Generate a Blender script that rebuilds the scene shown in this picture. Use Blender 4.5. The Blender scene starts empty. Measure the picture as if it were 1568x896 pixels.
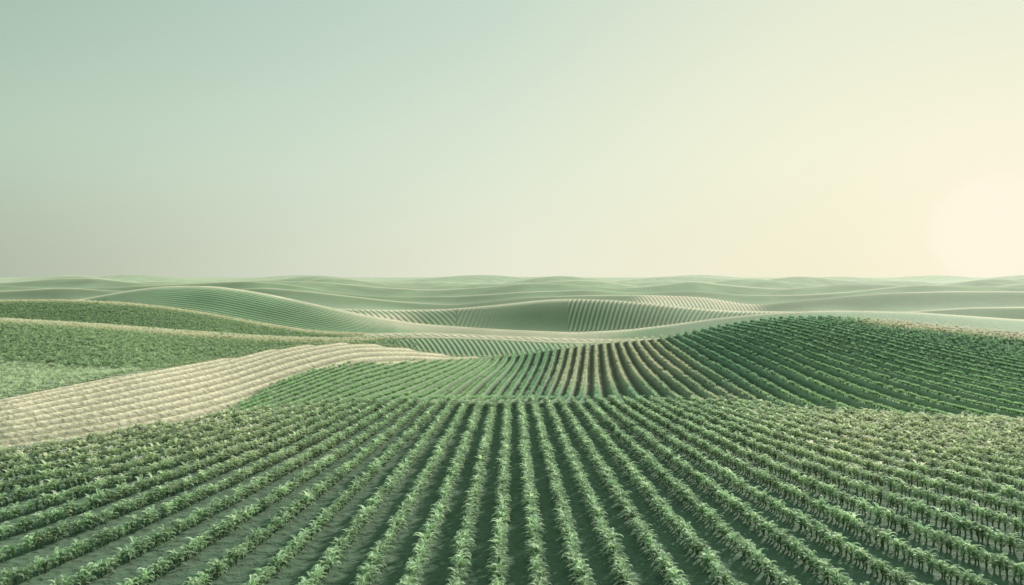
import bpy, math, numpy as np
from mathutils import Vector
rng=np.random.default_rng(7)
F=1045.0; CX=784.0; HY=425.0; H=6.7
# ---------------------------------------------------------------- terrain description
ST=2.0
P=np.arange(-1600,3204,ST)
def smooth(a,s=14):
    k=np.exp(-0.5*(np.arange(-3*s,3*s+1)/s)**2);k/=k.sum()
    return np.convolve(np.pad(a,3*s,mode='edge'),k,mode='valid')
def tab(pts,s=6):
    pts=sorted(pts);return smooth(np.interp(P,[p[0] for p in pts],[p[1] for p in pts]),2*s)
def zof(py,Y): return H-(py-HY)*Y/F
E_py=tab([(-600,760),(0,697),(150,676),(300,648),(400,632),(520,621),(640,617),(960,617),(1120,620),(1250,636),(1568,651),(2200,690)],5)
E_Y=F*H/(E_py-HY)
C1_py=tab([(-400,690),(0,614),(220,569),(350,550),(440,532),(540,525),(620,534),(700,548),(780,547),(860,534),(940,524),(1000,521),(1040,514),(1100,501),(1190,489),(1270,488),(1340,492),(1420,499),(1568,514),(2000,549)],5)
C1_Y=tab([(-400,28),(0,34),(220,42),(440,52),(540,56),(700,62),(860,60),(1000,57),(1190,52),(1568,50),(2200,50)],10)
C3=(tab([(-400,484),(0,490),(150,499),(300,511),(430,519),(520,521),(620,515),(700,517),(780,520),(860,524),(1000,524),(1200,512),(1568,520)]),tab([(-400,100),(600,96),(1000,90),(1600,84)]))
C4=(tab([(-400,472),(0,461),(100,460),(200,465),(300,477),(400,496),(480,508),(560,512),(640,509),(760,514),(900,519),(1000,520),(1200,500),(1568,510)]),tab([(-400,155),(500,150),(1000,130),(1600,110)]))
C5=(tab([(-400,475),(0,470),(120,459),(190,446),(250,438),(330,438),(400,448),(470,463),(560,483),(640,496),(760,505),(880,510),(960,506),(1040,496),(1100,487),(1180,479),(1280,475),(1400,478),(1568,490)],4),tab([(-400,230),(250,225),(600,190),(1000,165),(1600,150)]))
C6=(tab([(-400,465),(200,462),(400,466),(500,472),(600,475),(680,474),(760,467),(830,459),(880,457),(940,459),(1000,465),(1060,472),(1130,477),(1200,477),(1330,481),(1400,476),(1480,471),(1568,470),(2000,474)],4),tab([(-400,310),(600,280),(1000,250),(1300,215),(1600,190)]))
C7=(tab([(-400,440),(0,446),(100,440),(200,447),(330,446),(400,440),(480,447),(600,461),(700,467),(800,456),(900,452),(1000,452),(1080,455),(1150,467),(1250,458),(1350,449),(1450,446),(1568,446),(2000,452)],4),tab([(-400,400),(600,400),(1600,330)]))
C7b=(tab([(-400,444),(0,437),(90,442),(180,440),(300,434),(380,430),(450,436),(520,449),(600,455),(700,454),(800,447),(900,444),(980,449),(1060,445),(1140,452),(1220,452),(1300,447),(1400,436),(1500,438),(1568,441),(2000,440)],4),P*0+500)
C8=(tab([(-400,430),(0,434),(80,427),(140,425),(230,435),(300,433),(400,430),(500,432),(580,440),(660,444),(740,440),(800,434),(860,434),(940,442),(1000,438),(1060,430),(1120,437),(1200,443),(1300,434),(1400,438),(1480,444),(1568,434),(2000,436)],3),P*0+720)
def wav(b,a,l,ph,l2,ph2): return b+a*np.sin(P/l+ph)+0.6*a*np.sin(P/l2+ph2)
C9=(wav(434.5,5.2,52,1.0,33,2.0),P*0+1050)
C10=(wav(430,4.6,61,3.0,29,0.5),P*0+1600)
C11=(wav(427.0,4.0,44,0.3,73,1.5),P*0+2600)
C12=(wav(425.5,2.8,51,2.3,31,1.9),P*0+4500)
C14=(P*0+425,P*0+12000)
Yn=[];Zn=[]
def add(Y,Z): Yn.append(np.array(Y)+P*0);Zn.append(np.array(Z)+P*0)
add(1.5,0);add(E_Y*0.55,0);add(E_Y*0.82,0);add(E_Y,0)
wc=np.clip(np.minimum((P-560)/120,(1010-P)/110),0,1);wc=smooth(wc,12)
zc1=zof(C1_py,C1_Y)
add(E_Y+0.14*(C1_Y-E_Y),-0.40*wc+0.05*zc1*(1-wc))
add(E_Y+0.38*(C1_Y-E_Y),-0.30*wc+0.30*zc1*(1-wc))
add(C1_Y,zc1); IC1=len(Yn)-1
V_Y=tab([(-400,50),(0,60),(215,51),(330,60),(540,70),(800,74),(1200,64),(1568,62)],5)
zc3=zof(*C3)
vpy=tab([(-400,600),(0,554),(215,569),(300,569)],3)
wl=smooth(np.clip((300-P)/90,0,1),6)
add(V_Y,wl*zof(vpy,V_Y)+(1-wl)*(np.minimum(zc1,zc3)-1.0)); IV=len(Yn)-1
def crest(prev,c,dep=0.05,mx=14):
    Yp,Zp=Yn[-1],Zn[-1]
    zc=zof(*c);gap=c[1]-Yp
    add(np.sqrt(Yp*c[1]),np.minimum(Zp,zc)-np.minimum(dep*gap,mx));add(c[1],zc)
add(C3[1],zc3); IC3=len(Yn)-1
crest(0,C4);IC4=len(Yn)-1
crest(0,C5);IC5=len(Yn)-1
crest(0,C6);IC6=len(Yn)-1
crest(0,C7);IC7=len(Yn)-1
crest(0,C7b);crest(0,C8)
for c in (C9,C10,C11,C12,C14): crest(0,c,0.04,20)
Yn=np.array(Yn);Zn=np.array(Zn);J=len(Yn)
def slopes(x,y):
    h=np.diff(x,axis=0);d=np.diff(y,axis=0)/h
    m=np.zeros_like(y)
    a,b=d[:-1],d[1:];ha,hb=h[:-1],h[1:]
    w1=2*hb+ha;w2=hb+2*ha
    ok=(a*b)>0
    with np.errstate(all='ignore'):
        hm=(w1+w2)/(w1/a+w2/b)
    m[1:-1]=np.where(ok,hm,0);m[-1]=d[-1];m[0]=0
    return m
LY=np.log(Yn);SM=slopes(LY,Zn)
def herm(x,x0,x1,y0,y1,m0,m1):
    h=x1-x0;t=np.clip((x-x0)/h,0,1)
    return (2*t**3-3*t**2+1)*y0+(t**3-2*t**2+t)*h*m0+(-2*t**3+3*t**2)*y1+(t**3-t**2)*h*m1
def lookup(X,Y):
    px=CX+F*X/Y
    q=np.clip((px-P[0])/ST,0,len(P)-1.001);i=q.astype(int);w=q-i
    return px,i,w
def at(A,i,w): return A[...,i]*(1-w)+A[...,i+1]*w
def seg(X,Y):
    px,i,w=lookup(X,Y);yn=at(Yn,i,w)
    j=np.clip((yn<=Y).sum(axis=0)-1,0,J-2)
    n=np.arange(len(X))
    t=(Y-yn[j,n])/(yn[j+1,n]-yn[j,n])
    return px,i,w,yn,j,n,t
def height(X,Y):
    px,i,w,yn,j,n,t=seg(X,Y)
    zn=at(Zn,i,w);m=at(SM,i,w);ly=np.log(yn)
    return herm(np.log(Y),ly[j,n],ly[j+1,n],zn[j,n],zn[j+1,n],m[j,n],m[j+1,n])
# ---------------------------------------------------------------- row direction field of the near hills
Lk=np.array([-900,0,400,600,700,760,790,850,905,925,990,1040,1080,1130,1190,1250,1400,2400.])
Bk=np.array([-1900,-900,-150,250,500,640,740,812,872,955,1110,1240,1500,1850,2300,2800,3800,6000.])
Lg=np.arange(-900,2400,5.0);Bg=smooth(np.interp(Lg,Lk,Bk),5)
T=np.linspace(0,1,160)
LT=np.array([np.interp(P,Lg+(Bg-Lg)*(1-t)**1.8,Lg) for t in T])
def tA(X,Y):
    px,i,w=lookup(X,Y);e=at(E_Y,i,w);c=at(C1_Y,i,w)
    return px,i,w,(Y-e)/(c-e)
def Lof(X,Y):
    px,i,w,t=tA(X,Y)
    q=np.clip(t,0,0.9999)*(len(T)-1);k=q.astype(int);v=q-k
    a=LT[k,i]*(1-w)+LT[k,i+1]*w;b=LT[k+1,i]*(1-w)+LT[k+1,i+1]*w
    return a*(1-v)+b*v
def u_fan(X,Y):
    L=Lof(X,Y);return np.where(L<1150,L/12.5,92+(L-1150)/15.0)
tbx=[-400,330,400,480,600,700,780,800];tby=[0,0.0,0.30,0.50,0.60,0.86,1.0,1.2]
def tb(px): return np.interp(px,tbx,tby)
def u_band(X,Y):
    px,i,w,t=tA(X,Y)
    return 10*t-60*np.log1p(np.exp(np.clip((px-330)/60,-30,30)))/50.0
# ---------------------------------------------------------------- colours (albedo)
TAN=np.array([.66,.60,.45])
PALE=np.array([.36,.44,.30]);GRN=np.array([.22,.315,.185]);DK=np.array([.15,.26,.18]);SOIL=np.array([.095,.165,.11])
FAR=np.array([.48,.56,.41])  # far-field green, paled to carry distance haze
def mix(a,b,w):
    w=np.asarray(w)[...,None];return a*(1-w)+b*w
def sst(a,b,x):
    t=np.clip((x-a)/(b-a),0,1);return t*t*(3-2*t)
def rowsA_col(X,Y):
    px,i,w,t=tA(X,Y);L=Lof(X,Y)
    tanw=sst(830,890,L)*(1-sst(985,1035,L))*sst(0.05,0.5,t)
    col=mix(np.broadcast_to(DK*1.1,(len(X),3)),np.broadcast_to(GRN*1.25,(len(X),3)),sst(1100,1260,px)*(1-t))
    col=mix(col,GRN*1.2+0*col,1-sst(700,860,px))
    col=mix(col,TAN*.85+0*col,tanw*.7)
    bot=sst(940,1080,px)*(1-sst(1100,1240,px))*(1-sst(0,.35,t))
    col=mix(col,TAN*.8+0*col,bot*.55)
    rim=sst(1270,1400,px)*sst(.78,.92,t)
    col=mix(col,TAN*.95+0*col,rim)
    return col
# ---------------------------------------------------------------- terrain mesh
nsub=[3,4,4,16,32,80,8,10]+[14]*(J-1-8)
fr=[]
for j in range(J-1):
    for k in range(nsub[j]): fr.append((j,k/nsub[j]))
fr.append((J-2,1.0))
R=len(fr);C=len(P)
XX=np.zeros((R,C));YY=np.zeros((R,C));ZZ=np.zeros((R,C))
col=np.zeros((R,C,3));U=np.zeros((R,C));A=np.zeros((R,C))
sc=(P-CX)/F
def ridge(X,Y):
    px,_,_,ta=tA(X,Y);b=(ta>tb(px))&(px<790)
    env=sst(0,.06,ta)*(1-sst(1.0,1.05,ta))
    return env*np.where(b,.10*np.cos(2*np.pi*u_band(X,Y)),.11*np.cos(2*np.pi*u_fan(X,Y)))
for r,(j,t) in enumerate(fr):
    ly=LY[j]*(1-t)+LY[j+1]*t;Y=np.exp(ly)
    YY[r]=Y;XX[r]=sc*Y
    ZZ[r]=herm(ly,LY[j],LY[j+1],Zn[j],Zn[j+1],SM[j],SM[j+1])
    X=XX[r];o=np.ones((C,3))
    if j<3: c=SOIL*o;u=X*0;a=0*X
    elif j<IC1:
        ZZ[r]+=ridge(X,Y)
        px,_,_,ta=tA(X,Y)
        c=rowsA_col(X,Y)*.7;c=c*.55+GRN*.75*.45;u=u_fan(X,Y);a=0*X+.6
        c=mix(c,TAN*.8*o,sst(1270,1400,px)*sst(.78,.92,ta))
        band=sst(-.01,.01,ta-tb(px))*(px<790)
        c=mix(c,TAN*.85*o,band);u=np.where(band>.5,u_band(X,Y),u);a=a-.12*band
    elif j<IV: # valley + left light block
        c=mix(mix(PALE*o,GRN*o,sst(216,226,P)),PALE*.9*o,sst(560,700,P));u=Y/1.1+P/60;a=0*X+.3
    elif j<IC3:
        c=mix(GRN*.8*o,GRN*1.1*o,sst(520,720,P)*sst(0,1,t));u=P/8+Y/6;a=.4*sst(560,640,P)
    elif j<IC4:
        c=mix(GRN*.9*o,TAN*.8*o,sst(560,680,P)*.6);u=t*7+P/14;a=.3*sst(500,600,P)
    elif j<IC5:
        tt=((j-IC4)+t)/2
        c=mix(GRN*o,GRN*1.35*o,sst(180,260,P));c=mix(c,TAN*o,sst(430,620,P)*(1-sst(900,1000,P))*sst(.6,.85,tt)*.8);c=mix(c,PALE*.95*o,sst(960,1060,P))
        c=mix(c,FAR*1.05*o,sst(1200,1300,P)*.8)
        u=tt*42+P/55*(P<920)+(P>=920)*(P/8);a=.35*sst(200,300,P)
    elif j<IC6:
        tt=((j-IC5)+t)/2
        c=mix(GRN*1.1*o,GRN*.8*o,sst(560,760,P));c=mix(c,GRN*.9*o,sst(868,872,P))
        c=mix(c,TAN*.95*o,sst(525,540,P)*(1-sst(600,660,P))*(1-sst(.8,.93,tt))*.9)
        c=mix(c,GRN*.85*o,sst(1330,1380,P))
        u=np.where(P<700,P/9+tt*9,P/7-tt*6);a=.4*(sst(525,545,P)*(1-sst(640,780,P)))+.45*sst(868,871,P)*(1-sst(1320,1340,P))
    elif j<IC7:
        tt=((j-IC6)+t)/2
        c=mix(GRN*.85*o,TAN*.9*o,sst(960,1000,P)*(1-sst(1140,1190,P)));c=mix(c,GRN*.75*o,sst(1150,1200,P))
        u=P/6+tt*8;a=.4*sst(950,980,P)*(1-sst(1140,1190,P))
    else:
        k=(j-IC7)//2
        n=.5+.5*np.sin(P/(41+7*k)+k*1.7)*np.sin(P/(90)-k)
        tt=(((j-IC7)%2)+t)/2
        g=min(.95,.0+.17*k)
        c=mix(mix(GRN*.8*o,GRN*1.2*o,n),FAR*1.0*o,g+0*P);u=P/9+tt*5;a=0*P  # haze painted in: field colour pales ridge by ridge
    # painted light: pale mist in far hollows, bright backlit rim along each crest
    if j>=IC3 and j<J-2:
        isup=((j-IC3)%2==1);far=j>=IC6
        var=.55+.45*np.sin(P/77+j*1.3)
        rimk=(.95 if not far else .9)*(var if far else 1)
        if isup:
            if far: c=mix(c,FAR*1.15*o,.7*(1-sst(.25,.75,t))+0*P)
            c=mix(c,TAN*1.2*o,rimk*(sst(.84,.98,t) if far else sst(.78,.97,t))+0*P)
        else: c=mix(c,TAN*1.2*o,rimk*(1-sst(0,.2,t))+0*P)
    elif j==IC3-1 and IC3-1>=IV: c=mix(c,TAN*o,.6*sst(.90,1,t)+0*P)
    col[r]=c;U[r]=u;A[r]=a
verts=np.stack([XX,YY,ZZ],-1).reshape(-1,3)
idx=np.arange(R*C).reshape(R,C)
quads=np.stack([idx[:-1,:-1],idx[:-1,1:],idx[1:,1:],idx[1:,:-1]],-1).reshape(-1,4)
me=bpy.data.meshes.new('rolling_hills_terrain')
me.vertices.add(len(verts));me.vertices.foreach_set('co',verts.ravel())
me.loops.add(quads.size);me.loops.foreach_set('vertex_index',quads.ravel().astype(np.int32))
me.polygons.add(len(quads));me.polygons.foreach_set('loop_start',(np.arange(len(quads))*4).astype(np.int32))
me.polygons.foreach_set('use_smooth',np.ones(len(quads),dtype=bool))
me.update(calc_edges=True)
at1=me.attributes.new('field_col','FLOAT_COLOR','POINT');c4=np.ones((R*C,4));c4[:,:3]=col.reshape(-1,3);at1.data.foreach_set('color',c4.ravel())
at2=me.attributes.new('row_u','FLOAT','POINT');at2.data.foreach_set('value',U.ravel())
at3=me.attributes.new('row_amp','FLOAT','POINT');at3.data.foreach_set('value',A.ravel())
terrain=bpy.data.objects.new('rolling_hills_terrain',me);bpy.context.collection.objects.link(terrain)
# ---------------------------------------------------------------- materials
def nn(nt,t,**k):
    n=nt.nodes.new(t)
    for a,b in k.items(): setattr(n,a,b)
    return n
def mth(nt,op,a,b=None,c=None,clamp=False):
    n=nn(nt,'ShaderNodeMath',operation=op,use_clamp=clamp)
    for s,v in enumerate((a,b,c)):
        if v is None: continue
        if isinstance(v,(int,float)): n.inputs[s].default_value=v
        else: nt.links.new(v,n.inputs[s])
    return n.outputs[0]
mt=bpy.data.materials.new('field_ground');mt.use_nodes=True;nt=mt.node_tree
bs=nt.nodes['Principled BSDF'];bs.inputs['Roughness'].default_value=.95;bs.inputs['Specular IOR Level'].default_value=.1
bs.inputs['Sheen Weight'].default_value=.10;bs.inputs['Sheen Roughness'].default_value=.5;bs.inputs['Sheen Tint'].default_value=(1,.97,.82,1)
ac=nn(nt,'ShaderNodeAttribute',attribute_name='field_col');au=nn(nt,'ShaderNodeAttribute',attribute_name='row_u');aa=nn(nt,'ShaderNodeAttribute',attribute_name='row_amp')
geo=nn(nt,'ShaderNodeNewGeometry')
def noise(s,d=4):
    n=nn(nt,'ShaderNodeTexNoise');n.inputs['Scale'].default_value=s;n.inputs['Detail'].default_value=d;nt.links.new(geo.outputs['Position'],n.inputs['Vector']);return n.outputs[0]
n1=noise(3.2,4);n2=noise(.03,3);n3=noise(.35,4)
wob=mth(nt,'MULTIPLY',mth(nt,'SUBTRACT',n3,.5),.15)
st=mth(nt,'COSINE',mth(nt,'MULTIPLY',mth(nt,'ADD',au.outputs['Fac'],wob),2*math.pi))
st=mth(nt,'MULTIPLY',st,aa.outputs['Fac'])
g=mth(nt,'ADD',st,1.0)
g=mth(nt,'MULTIPLY',g,mth(nt,'MULTIPLY_ADD',n1,.9,.55))
g=mth(nt,'MULTIPLY',g,mth(nt,'MULTIPLY_ADD',n2,.8,.6))
vm=nn(nt,'ShaderNodeVectorMath',operation='SCALE');nt.links.new(ac.outputs['Color'],vm.inputs[0]);nt.links.new(g,vm.inputs['Scale'])
nt.links.new(vm.outputs[0],bs.inputs['Base Color'])
bp=nn(nt,'ShaderNodeBump');bp.inputs['Strength'].default_value=.6;bp.inputs['Distance'].default_value=.25
nt.links.new(mth(nt,'ADD',mth(nt,'MULTIPLY',st,1.2),mth(nt,'MULTIPLY',n1,.8)),bp.inputs['Height']);nt.links.new(bp.outputs[0],bs.inputs['Normal'])
me.materials.append(mt)
ml=bpy.data.materials.new('crop_leaf');ml.use_nodes=True;nt=ml.node_tree
for n in list(nt.nodes): nt.nodes.remove(n)
out=nn(nt,'ShaderNodeOutputMaterial')
ti=nn(nt,'ShaderNodeAttribute',attribute_name='tint',attribute_type='INSTANCER')
oi=nn(nt,'ShaderNodeObjectInfo');tc=nn(nt,'ShaderNodeTexCoord');sp=nn(nt,'ShaderNodeSeparateXYZ');nt.links.new(tc.outputs['Object'],sp.inputs[0])
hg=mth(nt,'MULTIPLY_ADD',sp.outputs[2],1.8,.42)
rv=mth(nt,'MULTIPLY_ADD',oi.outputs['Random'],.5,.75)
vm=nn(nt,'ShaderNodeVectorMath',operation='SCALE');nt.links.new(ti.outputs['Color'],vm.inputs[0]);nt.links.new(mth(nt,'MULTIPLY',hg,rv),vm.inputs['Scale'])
pb=nn(nt,'ShaderNodeBsdfPrincipled');pb.inputs['Roughness'].default_value=.6;pb.inputs['Specular IOR Level'].default_value=.25
tr=nn(nt,'ShaderNodeBsdfTranslucent');vt=nn(nt,'ShaderNodeVectorMath',operation='MULTIPLY');vt.inputs[1].default_value=(1.08,1.05,.93)
vmin=nn(nt,'ShaderNodeVectorMath',operation='MINIMUM');vmin.inputs[1].default_value=(.85,.85,.85);nt.links.new(vm.outputs[0],vmin.inputs[0])
nt.links.new(vmin.outputs[0],pb.inputs['Base Color']);nt.links.new(vmin.outputs[0],vt.inputs[0]);nt.links.new(vt.outputs[0],tr.inputs[0])
mx=nn(nt,'ShaderNodeMixShader');mx.inputs[0].default_value=.42
nt.links.new(pb.outputs[0],mx.inputs[1]);nt.links.new(tr.outputs[0],mx.inputs[2]);nt.links.new(mx.outputs[0],out.inputs[0])
# ---------------------------------------------------------------- plant prototypes
protos=bpy.data.collections.new('crop_plants')
def plant(name,nl,seed,ht,lw,ln,S=6,stalk=True):
    r=np.random.default_rng(seed);V=[];Q=[]
    for k in range(nl):
        az=k*2.4+r.uniform(-.5,.5);z0=ht*(.02+.62*k/nl);L=ln*r.uniform(.75,1.15)*(1-.2*k/nl)
        el=math.radians(r.uniform(62,84));w0=lw*r.uniform(.8,1.2)
        p=np.array([0.,0.,z0]);b=len(V);curl=r.uniform(.34,.56)*6/S
        tw=r.uniform(-.3,.3)
        for s in range(S+1):
            f=s/S;w=w0*(.45+1.3*f if f<.4 else 1.0*(1-((f-.4)/.6)**1.8))*.5
            a2=az+tw*f;side=np.array([-math.sin(a2),math.cos(a2),0.])
            up=np.array([-math.cos(a2)*math.sin(el),-math.sin(a2)*math.sin(el),math.cos(el)])
            V+= [p-side*w+up*w*.5,p.copy(),p+side*w+up*w*.5]
            if s<S:
                d=np.array([math.cos(a2)*math.cos(el),math.sin(a2)*math.cos(el),math.sin(el)])
                p=p+d*L/S;el-=curl*(.5+1.1*f)
        for s in range(S):
            i=b+3*s;Q+=[(i,i+1,i+4,i+3),(i+1,i+2,i+5,i+4)]
    if stalk:
        b=len(V)
        for z,rr in ((0,.022),(ht*.8,.01)):
            for q in range(5): V.append(np.array([rr*math.cos(q*1.2566),rr*math.sin(q*1.2566),z]))
        for q in range(5): Q.append((b+q,b+(q+1)%5,b+5+(q+1)%5,b+5+q))
    m=bpy.data.meshes.new(name);m.from_pydata([tuple(v) for v in V],[],Q);m.materials.append(ml)
    for p_ in m.polygons: p_.use_smooth=True
    o=bpy.data.objects.new(name,m);protos.objects.link(o)
for s in range(6): plant('corn_plant_%d'%s,12,s+1,.54,.10,.46)
for s in range(4): plant('grass_tuft_%d'%s,14,s+11,.25,.055,.62,S=3,stalk=False)
def scatter(name,pos,rot,scl,tint,ind):
    m=bpy.data.meshes.new(name);m.vertices.add(len(pos));m.vertices.foreach_set('co',pos.astype(np.float32).ravel())
    a=m.attributes.new('prot','FLOAT_VECTOR','POINT');a.data.foreach_set('vector',rot.astype(np.float32).ravel())
    a=m.attributes.new('pscl','FLOAT_VECTOR','POINT');a.data.foreach_set('vector',scl.astype(np.float32).ravel())
    a=m.attributes.new('tint','FLOAT_COLOR','POINT');c=np.ones((len(pos),4),np.float32);c[:,:3]=tint;a.data.foreach_set('color',c.ravel())
    a=m.attributes.new('pidx','INT','POINT');a.data.foreach_set('value',ind.astype(np.int32))
    o=bpy.data.objects.new(name,m);bpy.context.collection.objects.link(o)
    ng=bpy.data.node_groups.new(name+'_gn','GeometryNodeTree')
    ng.interface.new_socket('Geometry',in_out='INPUT',socket_type='NodeSocketGeometry');ng.interface.new_socket('Geometry',in_out='OUTPUT',socket_type='NodeSocketGeometry')
    gi=ng.nodes.new('NodeGroupInput');go=ng.nodes.new('NodeGroupOutput')
    ci=ng.nodes.new('GeometryNodeCollectionInfo');ci.inputs['Collection'].default_value=protos;ci.inputs['Separate Children'].default_value=True;ci.inputs['Reset Children'].default_value=True
    ip=ng.nodes.new('GeometryNodeInstanceOnPoints');ip.inputs['Pick Instance'].default_value=True
    def na(nm,dt):
        n=ng.nodes.new('GeometryNodeInputNamedAttribute');n.data_type=dt;n.inputs['Name'].default_value=nm
        return n.outputs['Attribute']
    l=ng.links.new
    l(gi.outputs[0],ip.inputs['Points']);l(ci.outputs[0],ip.inputs['Instance']);l(na('pidx','INT'),ip.inputs['Instance Index'])
    l(na('prot','FLOAT_VECTOR'),ip.inputs['Rotation']);l(na('pscl','FLOAT_VECTOR'),ip.inputs['Scale']);l(ip.outputs[0],go.inputs[0])
    md=o.modifiers.new('scatter','NODES');md.node_group=ng
    print(name,len(pos))
def emit(name,X,Y,tint,s,hs=1.0,kind=(0,6),dz=0):
    n=len(X);Z=height(X,Y)+dz
    rot=np.stack([rng.normal(0,.1,n),rng.normal(0,.1,n),rng.uniform(0,6.28,n)],-1)
    sv=s*rng.uniform(.8,1.2,n);scl=np.stack([sv,sv,sv*hs],-1)
    tint=np.broadcast_to(tint,(n,3))*rng.uniform(.85,1.15,(n,1))
    scatter(name,np.stack([X,Y,Z-.02],-1),rot,scl,tint,rng.integers(kind[0],kind[1],n))
# foreground rows -------------------------------------------------
a_,b_=.010,.0016
FX=[];FY=[]
for k in range(-75,76):
    kk=k-.35
    X26=.76*kk*(1+.016*abs(kk));sg=np.sign(X26) or 1
    Yg=np.arange(6,44,.02);v=(1/max(abs(X26),1e-3)+b_/a_)*np.exp(a_*(Yg-26))-b_/a_
    ok=v>1/70.;Yg=Yg[ok];Xg=sg/v[ok]
    if len(Yg)<5: continue
    s=np.concatenate([[0],np.cumsum(np.hypot(np.diff(Xg),np.diff(Yg)))])
    ss=np.arange(0,s[-1],.15);ss=ss+rng.uniform(-.05,.05,len(ss))
    x=np.interp(ss,s,Xg);y=np.interp(ss,s,Yg)
    FX.append(x);FY.append(y)
X=np.concatenate(FX);Y=np.concatenate(FY)
X+=rng.normal(0,.02,len(X))
px,i,w=lookup(X,Y);keep=(px>-200)&(px<1770)&(Y<at(E_Y,i,w)+.1)&(Y>11)
X=X[keep];Y=Y[keep];px=px[keep]
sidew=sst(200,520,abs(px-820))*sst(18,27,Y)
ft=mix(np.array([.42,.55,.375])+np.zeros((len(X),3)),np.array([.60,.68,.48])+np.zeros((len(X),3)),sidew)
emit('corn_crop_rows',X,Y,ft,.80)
# near hills -----------------------------------------------------
def world_rand(y0,y1,pa,pb,dens):
    a0,a1=(pa-CX)/F,(pb-CX)/F
    area=(a1-a0)*(y1*y1-y0*y0)/2;n=int(area*dens)
    Y=np.sqrt(rng.uniform(y0*y0,y1*y1,n));X=rng.uniform(a0,a1,n)*Y
    return X,Y
def snap(X,Y,uf,it=3):
    tgt=np.round(uf(X,Y));e=.03
    for _ in range(it):
        u=uf(X,Y);gx=(uf(X+e,Y)-u)/e;gy=(uf(X,Y+e)-u)/e
        g2=gx*gx+gy*gy+1e-3;d=(tgt-u)
        dx=np.clip(d*gx/g2,-.8,.8);dy=np.clip(d*gy/g2,-.8,.8);X=X+dx;Y=Y+dy
    return X,Y
X,Y=world_rand(24,64,-200,1770,16)
px,i,w,t=tA(X,Y);band=(t>tb(px))&(px<790)
m=(t>-.02)&(t<1.08)
Xa,Ya=snap(X[m&~band],Y[m&~band],u_fan);Xb,Yb=snap(X[m&band],Y[m&band],u_band)
px,i,w,t=tA(Xa,Ya);k=(t>0.0)&(t<1.1);Xa=Xa[k];Ya=Ya[k]
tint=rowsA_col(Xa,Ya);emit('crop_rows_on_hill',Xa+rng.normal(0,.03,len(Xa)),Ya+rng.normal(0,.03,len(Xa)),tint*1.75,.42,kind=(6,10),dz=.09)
px,i,w,t=tA(Xb,Yb);k=(t>0.02)&(t<1.1);Xb=Xb[k];Yb=Yb[k]
emit('wheat_crop_rows',Xb+rng.normal(0,.03,len(Xb)),Yb+rng.normal(0,.03,len(Xb)),TAN*1.3,.17,kind=(6,10),dz=.09)
# left light block, dense dark fields
X,Y=world_rand(33,160,-200,1000,6)
px,i,w,yn,j,n,t=seg(X,Y)
m=(j==IC1)&(px<214)
emit('light_green_crop_field',X[m],Y[m],PALE*1.6,.6,kind=(6,10))
m=((j==IV)&(px<640))|((j>=IC3)&(j<IC4)&(px<560))
m&=rng.uniform(0,1,len(m))<np.clip((660-px)/160,0,1)
rimw=np.where(j==IV,sst(.72,.98,t),np.where(j==IC4-1,sst(.75,.98,t),np.where(j==IC3,1-sst(0,.15,t),0)))[m]  # backlit crest rim, painted into the plant tint
emit('dense_green_crop_field',X[m],Y[m],mix(np.array([.40,.52,.33])+np.zeros((m.sum(),3)),TAN*1.5+np.zeros((m.sum(),3)),rimw*.8),.66)
# ---------------------------------------------------------------- world
AZ=math.atan2(1525-CX,F)
def dirv(az,el): return Vector((math.sin(az)*math.cos(el),math.cos(az)*math.cos(el),math.sin(el)))
sd=dirv(AZ,math.atan((425-352)/math.hypot(F,1525-CX)))
wd=bpy.data.worlds.new('World');bpy.context.scene.world=wd;wd.use_nodes=True;nt=wd.node_tree
bg=nt.nodes['Background']
tc=nn(nt,'ShaderNodeTexCoord');nrm=nn(nt,'ShaderNodeVectorMath',operation='NORMALIZE');nt.links.new(tc.outputs['Generated'],nrm.inputs[0])
dt=nn(nt,'ShaderNodeVectorMath',operation='DOT_PRODUCT');nt.links.new(nrm.outputs[0],dt.inputs[0]);dt.inputs[1].default_value=sd
ang=mth(nt,'MULTIPLY',mth(nt,'ARCCOSINE',dt.outputs['Value']),1/math.pi)
sx=nn(nt,'ShaderNodeSeparateXYZ');nt.links.new(nrm.outputs[0],sx.inputs[0])
def lin(c): return tuple(((v/255)/12.92 if v/255<=.04045 else ((v/255+.055)/1.055)**2.4) for v in c)+(1,)
def ramp(stops,fac):
    r=nn(nt,'ShaderNodeValToRGB');r.color_ramp.interpolation='LINEAR'
    e=r.color_ramp.elements
    while len(e)<len(stops): e.new(.5)
    for q,(p,c) in enumerate(stops): e[q].position=p;e[q].color=lin(c)
    nt.links.new(fac,r.inputs[0]);return r.outputs[0]
d=1/180
hr=ramp([(0,(247,240,210)),(14*d,(242,238,210)),(35*d,(233,234,212)),(52*d,(212,218,198)),(74*d,(177,186,167)),(1,(150,165,160))],ang)
mr=ramp([(0,(248,244,216)),(14*d,(243,243,216)),(35*d,(224,233,212)),(52*d,(207,222,203)),(74*d,(184,205,185)),(1,(150,170,165))],ang)
ur=ramp([(0,(236,238,214)),(19*d,(229,234,212)),(40*d,(199,217,202)),(56*d,(183,205,191)),(76*d,(157,182,168)),(1,(130,160,155))],ang)
def mixc(f,a,b):
    m=nn(nt,'ShaderNodeMix',data_type='RGBA');nt.links.new(f,m.inputs[0]);nt.links.new(a,m.inputs[6]);nt.links.new(b,m.inputs[7]);return m.outputs[2]
def mr_(v,a,b):
    m=nn(nt,'ShaderNodeMapRange',interpolation_type='SMOOTHSTEP');nt.links.new(v,m.inputs[0]);m.inputs[1].default_value=a;m.inputs[2].default_value=b;return m.outputs[0]
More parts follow.
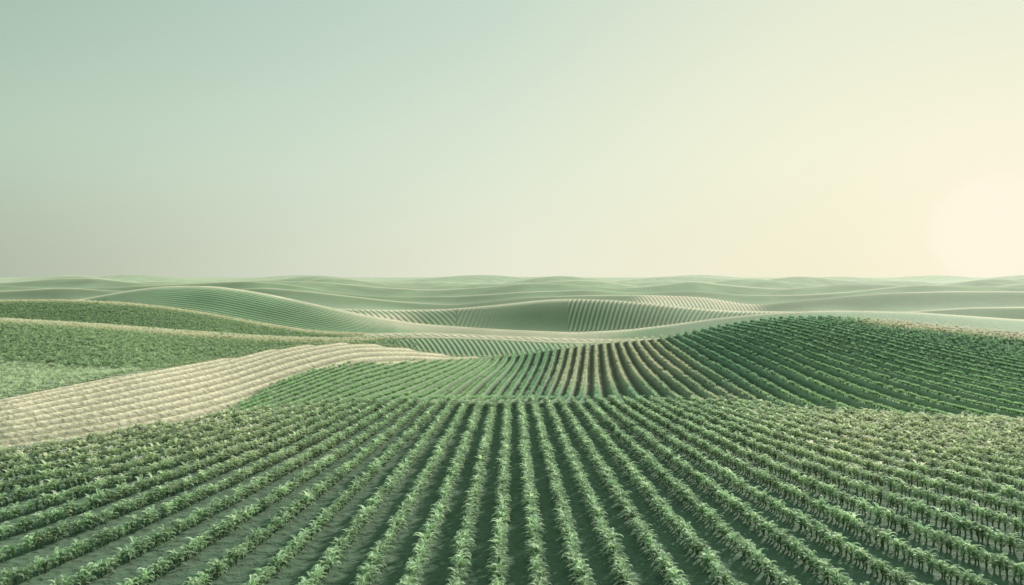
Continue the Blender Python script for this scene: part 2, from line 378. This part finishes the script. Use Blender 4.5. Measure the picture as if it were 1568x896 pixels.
c=mixc(mr_(sx.outputs[2],0,.19),hr,mr);c=mixc(mr_(sx.outputs[2],.12,.42),c,ur)
# sun seen through haze
sun=nn(nt,'ShaderNodeMapRange',interpolation_type='SMOOTHSTEP');nt.links.new(ang,sun.inputs[0]);sun.inputs[1].default_value=4.8*d;sun.inputs[2].default_value=2.8*d
sun.inputs[3].default_value=0;sun.inputs[4].default_value=.95
wh=nn(nt,'ShaderNodeRGB');wh.outputs[0].default_value=lin((255,246,224))
halo=nn(nt,'ShaderNodeMapRange',interpolation_type='SMOOTHERSTEP');nt.links.new(ang,halo.inputs[0]);halo.inputs[1].default_value=14*d;halo.inputs[2].default_value=1*d;halo.inputs[4].default_value=.35
c=mixc(halo.outputs[0],c,wh.outputs[0]);c=mixc(sun.outputs[0],c,wh.outputs[0])
sky=nn(nt,'ShaderNodeTexSky',sky_type='NISHITA');sky.sun_disc=False;sky.sun_elevation=math.radians(20);sky.sun_rotation=AZ;sky.dust_density=1
ad=nn(nt,'ShaderNodeVectorMath',operation='MULTIPLY_ADD');nt.links.new(sky.outputs[0],ad.inputs[0]);ad.inputs[1].default_value=(.0003,.0003,.0003);nt.links.new(c,ad.inputs[2])
nt.links.new(ad.outputs[0],bg.inputs[0]);bg.inputs[1].default_value=1.0
# ---------------------------------------------------------------- sun
sl=bpy.data.lights.new('sun','SUN');sl.energy=5;sl.angle=math.radians(4.5);sl.color=(1,.95,.84)
so=bpy.data.objects.new('sun',sl);bpy.context.collection.objects.link(so)
so.rotation_euler=dirv(AZ,math.radians(20)).to_track_quat('Z','Y').to_euler();so.location=(60,60,40)
# ---------------------------------------------------------------- camera
cam=bpy.data.cameras.new('camera');co=bpy.data.objects.new('camera',cam);bpy.context.collection.objects.link(co)
cam.sensor_width=36;cam.lens=F/1568*36;cam.shift_y=-23/1568;cam.clip_end=40000;cam.clip_start=.1
co.location=(0,0,H);co.rotation_euler=(math.radians(90),0,0)
sc_=bpy.context.scene;sc_.camera=co;sc_.view_settings.view_transform='Standard';sc_.view_settings.look='None'
